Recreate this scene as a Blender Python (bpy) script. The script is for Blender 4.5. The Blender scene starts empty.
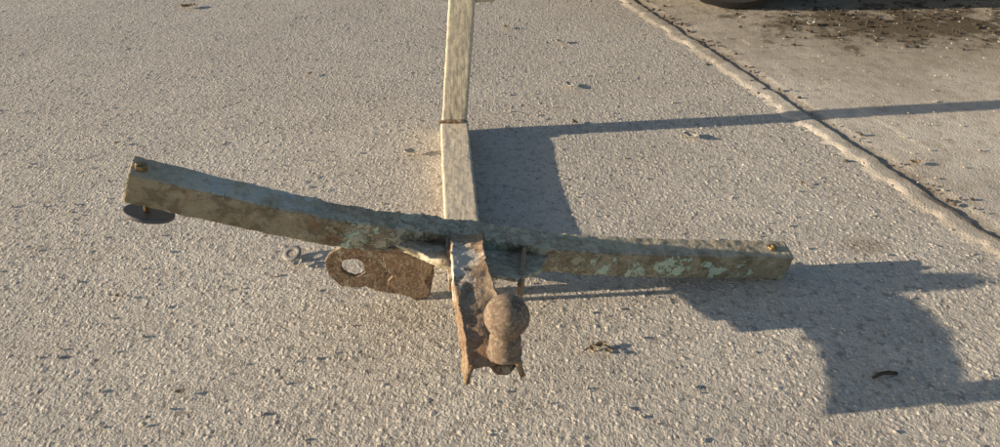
import bpy, bmesh, math, random
import numpy as np
from mathutils import Vector, noise, Matrix
random.seed(4)
sc=bpy.context.scene
sc.view_settings.view_transform='Standard'; sc.view_settings.look='None'; sc.view_settings.exposure=0
# ---------------------------------------------------------------- camera
PITCH=math.radians(33); H=0.75
cam=bpy.data.cameras.new('camera'); co=bpy.data.objects.new('camera',cam); sc.collection.objects.link(co)
co.location=(0,0,H); co.rotation_euler=(math.radians(90)-PITCH,0,0)
cam.sensor_width=36; cam.lens=26.28; cam.clip_start=0.02; cam.clip_end=2000
sc.camera=co
# ---------------------------------------------------------------- light
el=math.radians(13); S=Vector((-1,-0.112,0)).normalized()
sd=Vector((-S.x*math.cos(el),-S.y*math.cos(el),-math.sin(el)))
sun=bpy.data.lights.new('sun','SUN'); sun.energy=7.5; sun.angle=math.radians(0.5); sun.color=(1,0.83,0.61)
so=bpy.data.objects.new('sun',sun); so.rotation_euler=sd.to_track_quat('-Z','Y').to_euler(); so.location=(-5,-1,3); sc.collection.objects.link(so)
w=bpy.data.worlds.new('World'); sc.world=w; w.use_nodes=True
nt=w.node_tree; sky=nt.nodes.new('ShaderNodeTexSky'); sky.sky_type='NISHITA'; sky.sun_disc=False
sky.sun_elevation=el; sky.sun_rotation=math.atan2(S.x,S.y)%(2*math.pi)
bg=nt.nodes['Background']; bg.inputs['Strength'].default_value=0.14; nt.links.new(sky.outputs[0],bg.inputs[0])
# ---------------------------------------------------------------- material helper
class MB:
    def __init__(s,name):
        s.m=bpy.data.materials.new(name); s.m.use_nodes=True; s.t=s.m.node_tree; s.n=s.t.nodes; s.l=s.t.links
        s.bsdf=s.n['Principled BSDF']; s.out=s.n['Material Output']
        s.co=s.n.new('ShaderNodeTexCoord').outputs['Object']
    def _set(s,inp,v):
        if isinstance(v,bpy.types.NodeSocket): s.l.new(v,inp)
        elif isinstance(v,tuple) and len(v)==3 and inp.type=='RGBA': inp.default_value=(*v,1)
        else: inp.default_value=v
    def noise(s,scale,detail=4,rough=.6,vec=None,dist=0,out='Fac'):
        n=s.n.new('ShaderNodeTexNoise'); s._set(n.inputs['Vector'],vec or s.co); n.inputs['Scale'].default_value=scale
        n.inputs['Detail'].default_value=detail; n.inputs['Roughness'].default_value=rough; n.inputs['Distortion'].default_value=dist
        return n.outputs[out]
    def voro(s,scale,feature='F1',vec=None,out='Distance',rand=1):
        n=s.n.new('ShaderNodeTexVoronoi'); n.feature=feature; s._set(n.inputs['Vector'],vec or s.co); n.inputs['Scale'].default_value=scale
        n.inputs['Randomness'].default_value=rand
        return n.outputs if out is None else n.outputs[out]
    def math(s,op,a,b=0.,c=None,clamp=False):
        n=s.n.new('ShaderNodeMath'); n.operation=op; n.use_clamp=clamp; s._set(n.inputs[0],a); s._set(n.inputs[1],b)
        if c is not None: s._set(n.inputs[2],c)
        return n.outputs[0]
    def mr(s,v,a,b,c=0.,d=1.):
        n=s.n.new('ShaderNodeMapRange'); s._set(n.inputs[0],v)
        for i,x in enumerate((a,b,c,d)): n.inputs[i+1].default_value=x
        return n.outputs[0]
    def mix(s,f,a,b,bt='MIX'):
        n=s.n.new('ShaderNodeMix'); n.data_type='RGBA'; n.blend_type=bt
        s._set(n.inputs[0],f); s._set(n.inputs[6],a); s._set(n.inputs[7],b); return n.outputs[2]
    def vmath(s,op,a,b):
        v=s.n.new('ShaderNodeVectorMath'); v.operation=op; s._set(v.inputs[0],a)
        s._set(v.inputs[3 if op=='SCALE' else 1],b); return v.outputs[0]
    def dist(s,p,scale=(1,1,1)):
        v=s.vmath('MULTIPLY',s.vmath('SUBTRACT',s.co,p),scale)
        l=s.n.new('ShaderNodeVectorMath'); l.operation='LENGTH'; s.l.new(v,l.inputs[0]); return l.outputs['Value']
    def sepxyz(s,v=None):
        n=s.n.new('ShaderNodeSeparateXYZ'); s.l.new(v or s.co,n.inputs[0]); return n.outputs
    def nz(s):
        g=s.n.new('ShaderNodeNewGeometry'); return s.sepxyz(g.outputs['Normal'])[2]
    def finish(s,col,rough=.85,bump=None,bs=.5,bd=.002,spec=.3,metal=0.):
        s._set(s.bsdf.inputs['Base Color'],col); s._set(s.bsdf.inputs['Roughness'],rough); s.bsdf.inputs['Specular IOR Level'].default_value=spec
        s.bsdf.inputs['Metallic'].default_value=metal
        if bump is not None:
            b=s.n.new('ShaderNodeBump'); b.inputs['Strength'].default_value=bs; b.inputs['Distance'].default_value=bd
            s.l.new(bump,b.inputs['Height']); s.l.new(b.outputs[0],s.bsdf.inputs['Normal'])
        return s.m
    def disp(s,h,scale,mid=.5):
        d=s.n.new('ShaderNodeDisplacement'); s.l.new(h,d.inputs['Height']); d.inputs['Scale'].default_value=scale; d.inputs['Midlevel'].default_value=mid
        s.l.new(d.outputs[0],s.out.inputs['Displacement']); s.m.displacement_method='BOTH'

# ---- asphalt
def mat_asphalt():
    m=MB('weathered_asphalt')
    nm=m.noise(62,4,.74)
    wv=m.vmath('ADD',m.co,m.vmath('SCALE',m.noise(160,0,.5,out='Color'),.005))
    v=m.voro(125,vec=wv,out=None); cr=m.sepxyz(v['Color'])
    nf=m.noise(300,2,.7); nl=m.noise(2.6,3,.6); n2=m.noise(11,3,.65)
    st=m.mr(v['Distance'],.08,.62,1,0)
    h=m.math('MULTIPLY',st,m.mr(cr[0],.3,.95,.05,.8))
    h=m.math('MULTIPLY_ADD',nf,.85,h)
    h=m.math('MULTIPLY_ADD',nm,1.6,h)
    h=m.math('MULTIPLY',h,.40)
    m.disp(h,.0066,.58)
    base=m.mix(m.mr(nl,.35,.65),(.475,.43,.375),(.61,.56,.485))
    base=m.mix(m.mr(n2,.42,.68,0,.55),base,(.39,.36,.32))
    base=m.mix(m.math('MULTIPLY',m.math('MULTIPLY',cr[1],st),.65),base,(.74,.68,.59))
    base=m.mix(m.math('MULTIPLY',m.mr(cr[2],.86,.95,0,.4),m.mr(st,.2,.6)),base,(.25,.225,.195))
    base=m.mix(m.mr(nm,.35,.48,.75,0),base,(.22,.195,.165))
    base=m.mix(m.mr(nf,.34,.47,.55,0),base,(.21,.19,.16))
    # darker and greyer with distance, transition broken up by noise
    y=m.math('MULTIPLY_ADD',m.math('SUBTRACT',nl,.5),1.8,m.sepxyz()[1])
    base=m.mix(m.mr(y,.9,2.3,0,.42),base,(.315,.305,.295))
    d=m.math('MULTIPLY_ADD',n2,.7,m.dist((.658,1.083,0),(12,22,1)))
    base=m.mix(m.mr(d,.6,1.1,.5,0),base,(.19,.155,.11))
    return m.finish(base,.92,spec=.2)
def mat_pave():
    m=MB('worn_concrete')
    nf=m.noise(260,2,.7); nm=m.noise(26,4,.7); nl=m.noise(3,3,.65)
    h=m.math('MULTIPLY_ADD',nm,1.0,m.math('MULTIPLY',nf,.8)); h=m.math('MULTIPLY',h,.55)
    m.disp(h,.0055,.5)
    base=m.mix(m.mr(nl,.35,.65),(.46,.41,.345),(.62,.565,.485))
    base=m.mix(m.mr(nm,.5,.66,0,.7),base,(.38,.33,.265))
    base=m.mix(m.mr(nf,.56,.7,0,.5),base,(.29,.255,.21))
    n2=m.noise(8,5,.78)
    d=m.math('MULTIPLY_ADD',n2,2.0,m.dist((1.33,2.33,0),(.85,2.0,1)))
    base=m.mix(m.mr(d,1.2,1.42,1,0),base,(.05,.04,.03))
    d=m.math('MULTIPLY_ADD',n2,1.2,m.dist((1.2,2.30,0),(1.0,1.7,1)))
    base=m.mix(m.mr(d,.8,1.5,.65,0),base,(.19,.155,.11))
    x=m.sepxyz(); ln=m.math('ABSOLUTE',m.math('ADD',m.math('MULTIPLY_ADD',x[0],2.8,-3.665),m.math('MULTIPLY_ADD',n2,.07,x[1])))
    k=m.math('MULTIPLY',m.mr(ln,.006,.022,1,0),m.mr(m.dist((.93,1.08,0)),.18,.22,1,0)); base=m.mix(m.math('MULTIPLY',k,.8),base,(.10,.085,.07))
    # grime gathered along the kerb joint
    t=m.math('ADD',m.math('MULTIPLY',m.math('SUBTRACT',x[0],.41),.9612),m.math('MULTIPLY',m.math('SUBTRACT',x[1],2.61),.2757))
    g=m.math('ABSOLUTE',m.math('ADD',t,-.072)); g=m.math('MULTIPLY_ADD',m.math('SUBTRACT',n2,.5),.09,g)
    base=m.mix(m.mr(g,.004,.03,.6,0),base,(.17,.14,.105))
    return m.finish(base,.92,spec=.2)
def mat_metal(name,base,dark,extra=None,rust=.5,bs=.7,flake=.3,bd=.0025,top_light=.6,top_light_col=(.50,.43,.32)):
    m=MB(name)
    n1=m.noise(17,6,.7); n2=m.noise(75,5,.7); n3=m.noise(260,3,.6); n4=m.noise(32,5,.7,dist=.4)
    c=m.mix(m.mr(n1,.36,.64),base,dark)
    c=m.mix(m.mr(n2,.46,.68,0,.65),c,tuple(x*.5 for x in dark))
    c=m.mix(m.mr(n3,.48,.7,0,.5),c,(.50,.45,.35))
    r=m.mr(n4,.56,.62,0,rust); c=m.mix(r,c,(.18,.09,.045))
    fl=m.mr(m.noise(42,5,.65,dist=.3),.585,.605,0,flake); c=m.mix(fl,c,(.50,.49,.39))
    h=m.math('MULTIPLY_ADD',n2,1.,m.math('MULTIPLY',n3,.4)); h=m.math('MULTIPLY_ADD',fl,.3,h)
    if extra: c,h=extra(m,c,h)
    if top_light:  # sunlit look of upward faces painted into the colour
        k=m.math('MULTIPLY',m.mr(m.nz(),.55,.9),m.mr(n2,.35,.6,1,.35)); c=m.mix(m.math('MULTIPLY',k,top_light),c,top_light_col)
    return m.finish(c,.85,h,bs,bd,spec=.25)
def ex_cross(m,c,h):
    x=m.sepxyz()
    nz=m.noise(48,6,.75,dist=.3); nb=m.noise(13,5,.7); ns=m.noise(22,6,.75)
    k=m.math('MULTIPLY',m.mr(x[0],-.22,-.12,1,0),m.mr(nb,.38,.55)); c=m.mix(m.math('MULTIPLY',k,.6),c,(.38,.31,.205))
    c=m.mix(m.mr(ns,.50,.58,0,.7),c,(.155,.125,.08))
    mid=m.math('MULTIPLY',m.mr(m.math('ABSOLUTE',m.math('ADD',x[0],.06)),.16,.28,1,0),m.mr(nz,.49,.515))
    c=m.mix(m.math('MULTIPLY',mid,.75),c,(.53,.53,.41)); h=m.math('MULTIPLY_ADD',mid,.4,h)
    k=m.math('MULTIPLY',m.mr(m.math('ABSOLUTE',m.math('ADD',x[0],.235)),.02,.06,1,0),m.mr(nb,.46,.54)); c=m.mix(m.math('MULTIPLY',k,.7),c,(.22,.115,.06))
    for p,r in (((.275,.94,.045),.024),((.35,.95,.035),.015),((-.205,.865,.15),.022),((.165,.935,.06),.012),((.41,.955,.03),.013),((-.02,.92,.10),.014),((.215,.94,.05),.010)):
        d=m.math('MULTIPLY_ADD',m.math('SUBTRACT',nz,.5),.17,m.dist(p))
        k=m.mr(d,r*.88,r,1,0); c=m.mix(m.math('MULTIPLY',k,.9),c,(.52,.64,.53)); h=m.math('MULTIPLY_ADD',k,.35,h)
    k=m.math('MULTIPLY',m.mr(m.dist((-.33,.86,.24),(1,1,1)),.07,.13,1,0),m.math('MULTIPLY',m.mr(nz,.44,.5),m.mr(m.nz(),.3,.7))); c=m.mix(m.math('MULTIPLY',k,.8),c,(.50,.58,.58))  # bluish shade of the left top face, painted into the colour
    return c,h
def ex_tongue(m,c,h):
    nz=m.noise(45,5,.75)
    d=m.math('MULTIPLY_ADD',m.math('SUBTRACT',nz,.5),.16,m.dist((-.062,.815,.16),(1,.7,1)))
    k=m.mr(d,.03,.04,1,0); c=m.mix(m.math('MULTIPLY',k,.85),c,(.66,.60,.51)); return c,h
def ex_streak(sv):
    def f(m,c,h):
        s_=m.noise(1,5,.7,vec=m.vmath('MULTIPLY',m.co,sv))
        c=m.mix(m.mr(s_,.45,.65,0,.35),c,(.45,.375,.28)); return c,m.math('MULTIPLY_ADD',s_,1.2,h)
    return f
A=mat_asphalt(); PV=mat_pave()
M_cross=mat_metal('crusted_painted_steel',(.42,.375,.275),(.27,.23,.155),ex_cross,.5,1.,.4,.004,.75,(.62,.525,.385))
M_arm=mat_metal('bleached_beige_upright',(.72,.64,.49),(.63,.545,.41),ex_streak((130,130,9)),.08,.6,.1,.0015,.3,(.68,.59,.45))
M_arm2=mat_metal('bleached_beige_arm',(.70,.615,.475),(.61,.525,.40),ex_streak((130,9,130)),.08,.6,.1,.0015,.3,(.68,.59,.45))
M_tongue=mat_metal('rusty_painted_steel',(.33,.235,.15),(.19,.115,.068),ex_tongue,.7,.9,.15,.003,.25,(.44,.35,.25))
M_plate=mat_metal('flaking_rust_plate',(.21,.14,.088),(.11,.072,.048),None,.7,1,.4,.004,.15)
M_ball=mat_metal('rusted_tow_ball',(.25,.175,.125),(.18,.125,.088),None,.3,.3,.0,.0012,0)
M_edge=mat_metal('bare_pale_weld',(.60,.53,.40),(.45,.38,.26),None,.3,.8,.1,.003,0)
def simple(name,col,rough=.6,metal=0.,sc_=80,bs=.2):
    m=MB(name); n=m.noise(sc_,4,.6); c=m.mix(n,tuple(x*.7 for x in col),tuple(min(1,x*1.3) for x in col)); return m.finish(c,rough,n,bs,.001,metal=metal)
M_disc=simple('dark_rubber_washer',(.12,.115,.12),.6)
M_brass=simple('tarnished_yellow_bolt',(.26,.19,.10),.45,.6)
M_leaf=simple('dry_leaf_brown',(.30,.22,.13),.8)
M_leaf2=simple('grey_leaf',(.46,.42,.35),.8)
M_grey=simple('dull_grey_metal',(.24,.23,.22),.6,.2)
M_dark=simple('dark_debris',(.07,.055,.04),.9)
M_stone=simple('loose_stone',(.46,.42,.36),.9,sc_=30)
M_tyre=simple('tyre_rubber',(.035,.034,.033),.85); M_rim=simple('wheel_alloy',(.5,.5,.5),.35,.8,10,.05)
M_body=simple('car_paint',(.05,.055,.07),.25,.2,5,.0); M_glass=simple('car_glass',(.02,.025,.03),.05,0,5,0)
M_red=simple('red_lens',(.3,.02,.02),.2)

def mkobj(name,verts,faces,mat,parent=None,smooth=True):
    me=bpy.data.meshes.new(name); me.from_pydata(verts,[],faces); me.update()
    if smooth: me.polygons.foreach_set('use_smooth',[True]*len(me.polygons))
    ob=bpy.data.objects.new(name,me); me.materials.append(mat); sc.collection.objects.link(ob)
    if parent: ob.parent=parent
    return ob
def gridmesh(name,xs,ys,mat,fn=None):
    X,Y=np.meshgrid(xs,ys); Z=np.zeros_like(X)
    if fn: X,Y,Z=fn(X,Y)
    nx,ny=len(xs),len(ys)
    v=np.stack([X.ravel(),Y.ravel(),Z.ravel()],1).astype(np.float32)
    i=np.arange((nx-1)*(ny-1)); r=i//(nx-1); c=i%(nx-1); a=r*nx+c
    f=np.stack([a,a+1,a+nx+1,a+nx],1).astype(np.int32)
    me=bpy.data.meshes.new(name); me.vertices.add(len(v)); me.vertices.foreach_set('co',v.ravel())
    me.loops.add(f.size); me.loops.foreach_set('vertex_index',f.ravel())
    me.polygons.add(len(f)); me.polygons.foreach_set('loop_start',np.arange(len(f),dtype=np.int32)*4); me.polygons.foreach_set('loop_total',np.full(len(f),4,dtype=np.int32))
    me.polygons.foreach_set('use_smooth',np.ones(len(f),dtype=bool))
    me.update(calc_edges=True); me.validate(); me.materials.append(mat)
    ob=bpy.data.objects.new(name,me); sc.collection.objects.link(ob); return ob
def spaced(lo,hi,step,far,g=1.3):
    out=list(np.arange(lo,hi,step)); s=step; x=out[-1]
    while x<far: s*=g; x+=s; out.append(x)
    s=step; x=out[0]; pre=[]
    while x>-far: s*=g; x-=s; pre.append(x)
    return np.array(pre[::-1]+out)
ys=[0.42]
while ys[-1]<3.4: ys.append(ys[-1]+max(.0035,.0035*(ys[-1]/.9)**1.7))
s=.03;x=ys[-1]; post=[]
while x<400: s*=1.3;x+=s;post.append(x)
s=.004;x=ys[0];pre=[]
while x>-400: s*=1.3;x-=s;pre.append(x)
ys=np.array(pre[::-1]+ys+post)
gridmesh('asphalt_ground',spaced(-1.7,1.1,.004,400),ys,A)
# pavement apron beyond the edge line
K0=Vector((.41,2.61)); kd=Vector((.2757,-.9612)); kn=Vector((.9612,.2757))
def n1d(Y,f,seed): return np.array([noise.noise(Vector((y*f,seed,.3))) for y in Y[:,0]])[:,None]*np.ones_like(Y)
def wob(X,Y,edge=1.):
    ww=.008*n1d(Y,3.,1)+.006*n1d(Y,14,2)+.004*n1d(Y,60,3)
    k=np.clip(1-X/.25,0,1); D=X+ww*k
    return K0.x+kn.x*D+kd.x*Y, K0.y+kn.y*D+kd.y*Y
def fpave(X,Y):
    x,y=wob(X,Y); z=.0045+.003*n1d(Y,9,4)*(X<.2); z=np.where(X<.10,z*np.clip((X-.066)/.034,0,1)-.0005,z); z=np.where(X<.0661,-.006,z); return x,y,z
def fkerb(X,Y):
    x,y=wob(X,Y); jo=np.abs(((Y+.3)%.9)-.45)<.004
    ch=n1d(Y,18,7)+.6*n1d(Y,50,8)
    z=.0042+.0025*ch+.0*X
    z=np.where(X<.020,z*(X/.020)+ -.001,z); z=np.where((X>.0605),-.008,z)
    z=np.where((X<.025)&(ch>.14),z-.005,z); z=np.where(jo&(z>0),-.001,z)
    return x,y,z
al=np.concatenate([np.arange(-60,-1.2,.8),np.arange(-1.2,2.0,.006),np.arange(2.0,60,.8)])
gridmesh('concrete_pavement',np.concatenate([[.065,.067],np.arange(.072,1.3,.006),np.arange(1.35,40,.8)]),al,PV,fpave)
gridmesh('concrete_kerb',np.array([0,.004,.008,.014,.02,.027,.034,.041,.048,.055,.060,.062]),al,PV,fkerb)

# ---------------------------------------------------------------- tow hitch
hitch=bpy.data.objects.new('tow_hitch',None); sc.collection.objects.link(hitch)
def catmull(pts,step):
    P=[Vector(p) for p in pts]; P=[P[0]*2-P[1]]+P+[P[-1]*2-P[-2]]; out=[]
    for i in range(1,len(P)-2):
        n=max(2,int((P[i+1]-P[i]).length/step))
        for k in range(n):
            t=k/n; a,b,c,d=P[i-1:i+3]
            out.append(.5*((2*b)+(c-a)*t+(2*a-5*b+4*c-d)*t*t+(3*b-a-3*c+d)*t**3))
    out.append(P[-2]); return out
def rrect(w,h,r,m=14):
    pts=[]
    for (cx,cy,a0) in ((w/2-r,h/2-r,0),(-w/2+r,h/2-r,90),(-w/2+r,-h/2+r,180),(w/2-r,-h/2+r,270)):
        for k in range(4):
            a=math.radians(a0+k*30); pts.append((cx+r*math.cos(a),cy+r*math.sin(a)))
    out=[]
    for i in range(len(pts)):
        a=pts[i];b=pts[(i+1)%len(pts)]; L=math.dist(a,b); n=max(1,int(L/.003))
        for k in range(n): out.append((a[0]+(b[0]-a[0])*k/n,a[1]+(b[1]-a[1])*k/n))
    return out
def sweep(name,path,sect,ref,mat,amp=lambda p:.0008,parent=hitch,nz=90):
    V=[];F=[];n=len(sect)
    for i,p in enumerate(path):
        T=(path[min(i+1,len(path)-1)]-path[max(i-1,0)]).normalized()
        R=Vector(ref); Sd=T.cross(R).normalized(); U=Sd.cross(T).normalized()
        for (a,b) in sect:
            q=p+Sd*a+U*b; nn=(Sd*a+U*b).normalized(); am=amp(q)
            q=q+nn*am*(noise.noise(q*nz)+.6*noise.noise(q*nz*2.7)+.9*noise.noise(q*nz*.35))
            V.append(q)
    for i in range(len(path)-1):
        for k in range(n): F.append((i*n+k,i*n+(k+1)%n,(i+1)*n+(k+1)%n,(i+1)*n+k))
    for base in (0,(len(path)-1)*n):
        c=sum((V[base+k] for k in range(n)),Vector())/n; V.append(c); ci=len(V)-1
        for k in range(n): F.append((base+k,base+(k+1)%n,ci))
    ob=mkobj(name,V,F,mat,parent)
    bm=bmesh.new(); bm.from_mesh(ob.data); bmesh.ops.recalc_face_normals(bm,faces=bm.faces); bm.to_mesh(ob.data); bm.free()
    return ob
ft=[(-.489,.818,.301),(-.242,.877,.191),(-.076,.922,.135),(.157,.936,.093),(.474,.973,.058)]
cpts=[(x,y+.019,z-.025) for x,y,z in ft]
def amp_c(q):
    k=max(0,1-abs(q.x+.09)/.24); return .0012+.0028*k
sweep('crossbar',catmull(cpts,.003),rrect(.041,.051,.003),(0,-.16,1),M_cross,amp_c)
sweep('rear_arm',catmull([(-.055,.935,.080),(-.058,.985,.05),(-.064,1.05,.026),(-.070,1.12,.023),(-.086,1.30,.022),(-.104,1.515,.024)],.006),rrect(.062,.042,.004),(0,0,1),M_arm2,lambda q:.0009)
sweep('upright_arm',catmull([(-.1075,1.53,.0),(-.0985,1.535,.10),(-.0895,1.540,.20),(-.0805,1.545,.30),(-.0715,1.55,.40)],.006),rrect(.055,.048,.004),(0,1,0),M_arm,lambda q:.0009)
def cyl(name,p0,p1,r,mat,seg=24,parent=hitch,bev=.0006,r2=None):
    p0=Vector(p0);p1=Vector(p1);d=p1-p0
    bm=bmesh.new(); bmesh.ops.create_cone(bm,cap_ends=True,segments=seg,radius1=r,radius2=r if r2 is None else r2,depth=d.length)
    bmesh.ops.transform(bm,matrix=Matrix.Translation((p0+p1)/2)@d.to_track_quat('Z','Y').to_matrix().to_4x4(),verts=bm.verts)
    me=bpy.data.meshes.new(name); bm.to_mesh(me); bm.free(); ob=bpy.data.objects.new(name,me); me.materials.append(mat); sc.collection.objects.link(ob)
    if parent: ob.parent=parent
    b=ob.modifiers.new('b','BEVEL'); b.width=bev; b.segments=2; b.limit_method='ANGLE'
    return ob
sweep('seam_weld',catmull([(-.138,1.505,.045),(-.106,1.503,.048),(-.074,1.505,.046)],.003),rrect(.010,.008,.003),(0,0,1),M_plate,lambda q:.0015)
cyl('arm_stub_bolt',(-.06,1.54,.312),(-.012,1.54,.314),.008,M_arm)
cyl('left_bolt',(-.467,.834,.302),(-.4805,.842,.215),.0042,M_brass)
cyl('left_nut',(-.4665,.834,.291),(-.4645,.834,.2995),.0085,M_brass,6)
cyl('left_disc',(-.4795,.842,.2165),(-.478,.8435,.222),.033,M_disc,48,bev=.0018)
cyl('right_bolt',(.447,.985,.052),(.449,.984,.069),.0042,M_brass)
cyl('right_nut',(.447,.985,.057),(.4475,.985,.065),.008,M_brass,6)
def flat(name,outline,hole,thick,mat,M,bev=.0008,rough=.0014):
    cu=bpy.data.curves.new(name,'CURVE'); cu.dimensions='2D'; cu.fill_mode='BOTH'; cu.extrude=thick/2; cu.bevel_depth=bev; cu.bevel_resolution=1
    def ring(pts):
        dense=[]
        for i in range(len(pts)):
            a=Vector(pts[i]);b=Vector(pts[(i+1)%len(pts)]); n=max(1,int((b-a).length/.003))
            for k in range(n): dense.append(a.lerp(b,k/n))
        sp=cu.splines.new('POLY'); sp.points.add(len(dense)-1); sp.use_cyclic_u=True
        for i,p in enumerate(dense):
            q=Vector((p.x,p.y,1.3)); dx=(noise.noise(q*120)+noise.noise(q*40))*rough; dy=(noise.noise(q*120+Vector((9,0,0)))+noise.noise(q*40+Vector((9,0,0))))*rough
            sp.points[i].co=(p.x+dx,p.y+dy,0,1)
    ring(outline)
    if hole: ring(hole)
    tmp=bpy.data.objects.new(name+'_c',cu); sc.collection.objects.link(tmp)
    dg=bpy.context.evaluated_depsgraph_get(); me=bpy.data.meshes.new_from_object(tmp.evaluated_get(dg)); bpy.data.objects.remove(tmp)
    me.transform(M); me.materials.clear(); me.materials.append(mat); me.name=name
    ob=bpy.data.objects.new(name,me); sc.collection.objects.link(ob); ob.parent=hitch; return ob
def circ(cx,cy,r,n=28,a0=0,a1=360): return [(cx+r*math.cos(math.radians(a0+(a1-a0)*i/n)),cy+r*math.sin(math.radians(a0+(a1-a0)*i/n))) for i in range(n)]
Mp=Matrix.Translation((0,.930,0))@Matrix.Rotation(math.radians(94),4,'X')
out=circ(-.232,.068,.041,14,110,250)+[(-.228,.027),(-.215,.030),(-.20,.022),(-.165,.016),(-.135,.003),(-.115,.008),(-.110,.03),(-.104,.06),(-.10,.11),(-.16,.125),(-.20,.135)]
flat('holed_bracket',out,circ(-.230,.070,.0195),.006,M_plate,Mp,rough=.0028)
Mp2=Matrix.Translation((0,.914,.004))@Matrix.Rotation(math.radians(98),4,'X')@Matrix.Rotation(math.radians(-2),4,'Z')
flat('folded_rust_plate',[(-.187,.115),(-.178,.085),(-.170,.055),(-.176,.040),(-.160,.026),(-.140,.010),(-.122,.014),(-.112,.026),(-.118,.045),(-.108,.070),(-.104,.10),(-.115,.115)],None,.004,M_tongue,Mp2,rough=.004)
def slab(name,top,thick,mat):
    V=[Vector(p) for p in top]+[Vector(p)-Vector((0,0,thick)) for p in top]; n=len(top)
    F=[tuple(range(n)),tuple(range(2*n-1,n-1,-1))]+[(i,i+n,(i+1)%n+n,(i+1)%n) for i in range(n)]
    ob=mkobj(name,V,F,mat,hitch,False); b=ob.modifiers.new('b','BEVEL'); b.width=.0012; b.segments=2
    bm=bmesh.new(); bm.from_mesh(ob.data); bmesh.ops.recalc_face_normals(bm,faces=bm.faces); bm.to_mesh(ob.data); bm.free()
    return ob
slab('gusset_plate',[(-.15,.890,.130),(-.085,.826,.145),(.022,.812,.130),(.06,.875,.098),(.075,.93,.085),(-.15,.935,.125)],.006,M_cross)
sweep('gusset_weld',catmull([(-.152,.888,.134),(-.12,.859,.142),(-.10,.836,.147),(-.078,.824,.151)],.003),rrect(.0055,.006,.0025),(0,0,1),M_edge,lambda q:.0022)
def dens2(s,counts=(14,2,12,16,12,2,14,20)):
    o=[]
    for i in range(len(s)):
        a=s[i];b=s[(i+1)%len(s)];n=counts[i]
        for k in range(n):o.append((a[0]+(b[0]-a[0])*k/n,a[1]+(b[1]-a[1])*k/n))
    return o
def usect(w,h,t,fl):
    return [(w/2,-.002),(w/2+fl,-h),(w/2+fl-t,-h-.001),(w/2-t-.002,-t),(-w/2+t+.002,-t),(-w/2-fl+t,-h-.001),(-w/2-fl,-h),(-w/2,-.002)]
tp=catmull([(-.048,.915,.138),(-.046,.85,.158),(-.034,.76,.160),(-.016,.69,.150),(-.006,.634,.140)],.003)
n0=len(tp); V=[];F=[]
for i,p in enumerate(tp):
    u=i/(n0-1)
    T=(tp[min(i+1,n0-1)]-tp[max(i-1,0)]).normalized(); Sd=T.cross(Vector((0,0,1))).normalized(); U=Sd.cross(T)
    w_=.046+.018*max(0,(u-.35)/.65); h_=.046-.018*u; fl=.002+.004*max(0,(u-.6)/.4)
    sx=dens2(usect(w_,h_,.0055,fl)); n=len(sx); e=max(0,(u-.9)/.1)
    for (a,b) in sx:
        q=p+Sd*a+U*(b + (.004*(abs(a)/(w_/2))**3 if b>-.004 else 0))
        q+=T*e*(.004*(-b/.03)-.005*max(0,1-abs(a)/.02))
        q+=Vector((noise.noise(q*60),noise.noise(q*60+Vector((5,5,5))),noise.noise(q*60+Vector((9,2,5)))))*.003
        q+=Vector((noise.noise(q*190),noise.noise(q*190+Vector((5,5,5))),noise.noise(q*190+Vector((9,2,5)))))*.001
        V.append(q)
for i in range(n0-1):
    for k in range(n): F.append((i*n+k,i*n+(k+1)%n,(i+1)*n+(k+1)%n,(i+1)*n+k))
F.append(tuple(range(n))); F.append(tuple(reversed(range((n0-1)*n,n0*n))))
ob=mkobj('tongue_channel',V,F,M_tongue,hitch)
bm=bmesh.new(); bm.from_mesh(ob.data); bmesh.ops.triangulate(bm,faces=[f for f in bm.faces if len(f.verts)>4]); bmesh.ops.recalc_face_normals(bm,faces=bm.faces); bm.to_mesh(ob.data); bm.free()
cyl('ball_bolt_end',(.003,.655,.112),(.004,.655,.140),.013,M_plate,6)
cyl('ball_nut',(.003,.655,.118),(.0035,.655,.132),.018,M_plate,6)
def lathe(name,prof,c,tilt,mat,seg=64,amp=.0004,parent=hitch):
    V=[];F=[]
    R=Matrix.Rotation(tilt[0],3,'X')@Matrix.Rotation(tilt[1],3,'Y')
    for (r,z) in prof:
        for k in range(seg):
            a=2*math.pi*k/seg; q=Vector((r*math.cos(a),r*math.sin(a),z)); q+=q.normalized()*amp*(noise.noise(q*90)+noise.noise(q*300)*.5) if q.length>1e-6 else q
            V.append(R@q+Vector(c))
    for i in range(len(prof)-1):
        for k in range(seg): F.append((i*seg+k,i*seg+(k+1)%seg,(i+1)*seg+(k+1)%seg,(i+1)*seg+k))
    F.append(tuple(reversed(range(seg)))); F.append(tuple(range((len(prof)-1)*seg,len(prof)*seg)))
    return mkobj(name,V,F,mat,parent)
R_=.0268
prof=[(.0200,-.056),(.0210,-.0555),(.0214,-.0545),(.0214,-.0505),(.0208,-.0492),(.0196,-.0488),(.0193,-.0475),(.0193,-.0465),(.0193,-.036),(.0191,-.031),(.0186,-.0295),(.0168,-.0280),(.0158,-.0265),(.0156,-.0245),(.0158,-.0230),(.0163,-.0215)]
for k in range(28):
    a=math.radians(-51+k*137/27.); prof.append((R_*math.cos(a),R_*math.sin(a)))
lathe('tow_ball',prof,(.008,.654,.196),(math.radians(-3),math.radians(3)),M_ball)
slab('cheek_plate',[(.035,.92,.110),(.041,.92,.110),(.030,.81,.124),(.024,.81,.124)],.045,M_tongue)
slab('cheek_plate',[(-.083,.92,.128),(-.077,.92,.128),(-.068,.83,.138),(-.074,.83,.138)],.045,M_tongue)

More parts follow.
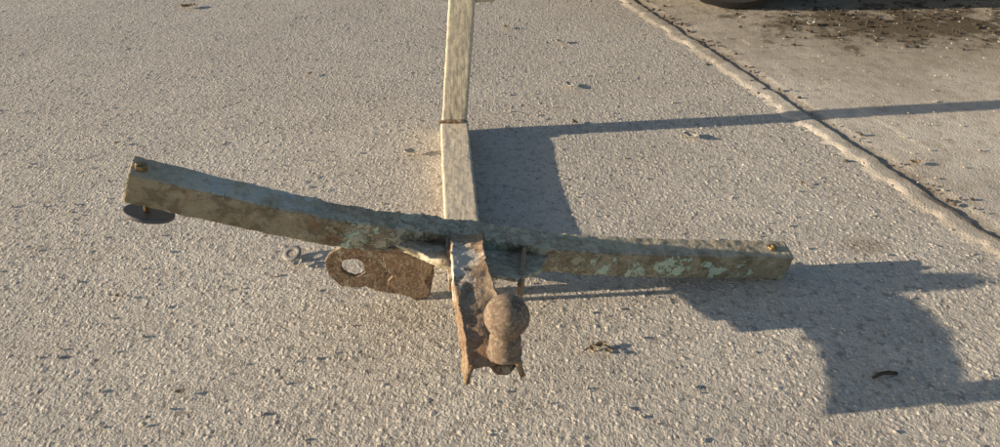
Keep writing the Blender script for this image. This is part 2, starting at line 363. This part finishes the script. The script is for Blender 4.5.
# ---------------------------------------------------------------- parked car (mostly outside the frame)
car=bpy.data.objects.new('parked_car',None); sc.collection.objects.link(car)
st=[(0,.34,.55,.56,.62,.5),(.05,.24,.62,.64,.74,.6),(.3,.19,.74,.77,.83,.68),(.8,.18,.84,.88,.85,.7),(1.15,.18,.90,.93,.86,.68),(1.75,.18,.93,1.36,.86,.58),(2.2,.18,.94,1.43,.86,.6),(2.9,.18,.95,1.42,.86,.6),(3.5,.19,.97,1.33,.85,.58),(3.85,.22,.98,1.05,.82,.6),(4.05,.28,.9,.95,.74,.58),(4.1,.36,.75,.77,.64,.5)]
V=[];F=[];mi=[]
for (x,zb,zl,zr,w1,w2) in st:
    half=[(w1*.8,zb),(w1*.97,zb+.07),(w1,zb+.3*(zl-zb)+.05),(w1*.985,zl-.04),(w1*.95,zl),(w2,zr-.03),(w2*.8,zr)]
    for y,z in half: V.append((x,-y,z))
    for y,z in reversed(half): V.append((x,y,z))
n=14
for i in range(len(st)-1):
    for k in range(n):
        F.append((i*n+k,i*n+(k+1)%n,(i+1)*n+(k+1)%n,(i+1)*n+k)); mi.append(1 if (k in (4,8) and 4<=i<=8) or (k in (6,) and i in (4,8)) else 0)
F.append(tuple(range(n)));mi.append(0);F.append(tuple(reversed(range((len(st)-1)*n,len(st)*n))));mi.append(0)
body=mkobj('body',V,F,M_body,car); body.data.materials.append(M_glass)
for p,k in zip(body.data.polygons,mi): p.material_index=k
bm=bmesh.new(); bm.from_mesh(body.data); bmesh.ops.recalc_face_normals(bm,faces=bm.faces); bm.to_mesh(body.data); bm.free()
cut=[]
for wx in (.8,3.3):
    bm=bmesh.new(); bmesh.ops.create_cone(bm,cap_ends=True,segments=40,radius1=.35,radius2=.35,depth=2.4)
    me=bpy.data.meshes.new('arch'); bm.to_mesh(me); bm.free(); me.transform(Matrix.Translation((wx,0,.30))@Matrix.Rotation(math.pi/2,4,'X'))
    c=bpy.data.objects.new('arch',me); sc.collection.objects.link(c); md=body.modifiers.new('arch','BOOLEAN'); md.object=c; md.operation='DIFFERENCE'; cut.append(c)
dg=bpy.context.evaluated_depsgraph_get(); me=bpy.data.meshes.new_from_object(body.evaluated_get(dg)); body.modifiers.clear(); body.data=me
for c in cut: bpy.data.objects.remove(c)
for wx in (.8,3.3):
    for sy in (-1,1):
        V=[];F=[];prf=[(.17,-.09),(.20,-.10),(.27,-.105),(.293,-.09),(.30,-.07),(.30,.07),(.293,.09),(.27,.105),(.20,.10),(.17,.09)]
        for (r,yy) in prf:
            for k in range(96):
                a=2*math.pi*k/96; rr=r-(.007 if r>.295 and k%3==0 else 0); V.append((wx+rr*math.cos(a),sy*.74+yy,.30+rr*math.sin(a)))
        m_=len(prf)
        for i in range(m_):
            for k in range(96): F.append((i*96+k,i*96+(k+1)%96,((i+1)%m_)*96+(k+1)%96,((i+1)%m_)*96+k))
        mkobj('tyre',V,F,M_tyre,car,False)
        cyl('wheel_rim',(wx,sy*.68,.30),(wx,sy*.82,.30),.172,M_rim,32,car,.01)
        cyl('hub',(wx,sy*.80,.30),(wx,sy*.832,.30),.05,M_tyre,16,car,.005)
for sy in (-1,1):
    cyl('headlight',(.06,sy*.56,.60),(.16,sy*.60,.66),.09,M_rim,20,car,.01)
    cyl('tail_light',(4.02,sy*.6,.78),(4.09,sy*.6,.76),.07,M_red,20,car,.01)
cyl('axle',(.8,-.7,.30),(.8,.7,.30),.03,M_tyre,12,car); cyl('axle',(3.3,-.7,.30),(3.3,.7,.30),.03,M_tyre,12,car)
car.location=(.121,3.425,.004); car.rotation_euler=(0,0,math.radians(-8.5))

# ---------------------------------------------------------------- debris
def leaf(name,x,y,s,mat,rz,z=.004,curl=.3,asp=.6):
    V=[];F=[];n=9;m=6
    for i in range(n):
        u=i/(n-1); wd=math.sin(math.pi*min(1,u*.95+.03))**.7*asp*.5*(1+.25*math.sin(i*2.3))
        for j in range(m):
            v=(j/(m-1)-.5)*2; px=(u-.5)*s; py=v*wd*s; pz=curl*s*(v*v*.35+(u-.5)**2*.9)+.0012*random.random()
            V.append((x+px*math.cos(rz)-py*math.sin(rz),y+px*math.sin(rz)+py*math.cos(rz),z+pz))
    for i in range(n-1):
        for j in range(m-1): a=i*m+j; F.append((a,a+1,a+m+1,a+m))
    ob=mkobj(name,V,F,mat); sm=ob.modifiers.new('s','SOLIDIFY'); sm.thickness=.0006; return ob
for (x,y,s,mat,rz) in ((-.192,1.436,.04,M_leaf2,.3),(-.35,1.02,.022,M_leaf2,1.2),(.437,1.516,.04,M_leaf2,2.4),(.149,.813,.020,M_leaf,.5),(.137,.805,.016,M_leaf,1.9),(.16,.80,.014,M_leaf,2.9),(.305,.966,.02,M_leaf2,.2),(.185,1.818,.035,M_leaf2,2),(.884,1.376,.025,M_leaf,.1),(.179,1.591,.02,M_leaf,2.),(-1.078,2.523,.05,M_leaf,.4),(.998,2.316,.04,M_leaf2,.9),(-.443,.719,.012,M_leaf,.2),(.183,2.164,.03,M_leaf2,.2),(-.863,1.48,.015,M_leaf,.4),(-.52,1.9,.018,M_leaf,1.1),(.02,2.3,.025,M_leaf,2.2),(.62,1.30,.014,M_leaf,.9),(-.62,.93,.012,M_leaf,2.6)):
    leaf('dry_leaf',x,y,s,mat,rz,z=.005+(.006 if x>.8 else 0))
def twig(name,pts,r,mat):
    path=catmull(pts,.004); return sweep(name,path,[(r*math.cos(a),r*math.sin(a)) for a in np.linspace(0,2*math.pi,9)[:-1]],(0,0,1),mat,lambda q:r*.3,parent=None,nz=200)
x,y=.545,.751; twig('twig',[(x-.018,y-.004,.005),(x,y+.002,.008),(x+.02,y+.004,.005)],.0026,M_dark)
x,y=.149,.81; twig('twig',[(x-.025,y-.006,.004),(x,y+.006,.006),(x+.02,y-.004,.004)],.0011,M_dark)
# loose washer left of the bracket
lathe('loose_washer',[(.0075,.0),(.0165,-.0005),(.0172,.001),(.0165,.0028),(.0075,.0034),(.0070,.0017)],(-.364,1.045,.008),(math.radians(16),math.radians(-10)),M_grey,40,.0006,None)
bm=bmesh.new(); me=bpy.data.objects['loose_washer'].data; bm.from_mesh(me)
bmesh.ops.delete(bm,geom=[f for f in bm.faces if len(f.verts)>4],context='FACES')
bm.verts.ensure_lookup_table(); s_=40
for k in range(s_): bm.faces.new([bm.verts[i] for i in (5*s_+k,5*s_+(k+1)%s_,(k+1)%s_,k)])
bmesh.ops.recalc_face_normals(bm,faces=bm.faces); bm.to_mesh(me); bm.free()
ico=[(0,0,1),(.89,0,.45),(.28,.85,.45),(-.72,.53,.45),(-.72,-.53,.45),(.28,-.85,.45),(.72,.53,-.45),(-.28,.85,-.45),(-.89,0,-.45),(-.28,-.85,-.45),(.72,-.53,-.45),(0,0,-1)]
icf=[(0,1,2),(0,2,3),(0,3,4),(0,4,5),(0,5,1),(1,6,2),(2,7,3),(3,8,4),(4,9,5),(5,10,1),(6,7,2),(7,8,3),(8,9,4),(9,10,5),(10,6,1),(11,7,6),(11,8,7),(11,9,8),(11,10,9),(11,6,10)]
def scatter(name,n,rng,sizes,mat,z0):
    V=[];F=[]
    for i in range(n):
        x,y=rng(); r=random.choice(sizes); b=len(V); sx,sy=random.uniform(.6,1.5),random.uniform(.6,1.5)
        if i%70==0: r*=1.5
        for p in ico: V.append((x+p[0]*r*sx*random.uniform(.75,1.25),y+p[1]*r*sy*random.uniform(.75,1.25),z0+(.006 if (Vector((x,y))-K0).dot(kn)>0.06 else 0)+p[2]*r*.7))
        F+= [tuple(b+k for k in f) for f in icf]
    mkobj(name,V,F,mat,None,False)
scatter('loose_grit',2200,lambda:(random.uniform(-1.6,1.9),random.uniform(.45,3.0)),(.0012,.0018,.0022,.0027),M_stone,.002)
def soil():
    if random.random()<.75: return random.gauss(1.3,.25),random.gauss(2.36,.12)
    t=random.uniform(-.3,1.9); d=random.gauss(.07,.03); return K0.x+kn.x*d+kd.x*t,K0.y+kn.y*d+kd.y*t
scatter('dark_soil_crumbs',620,soil,(.0015,.003,.005),M_dark,.002)
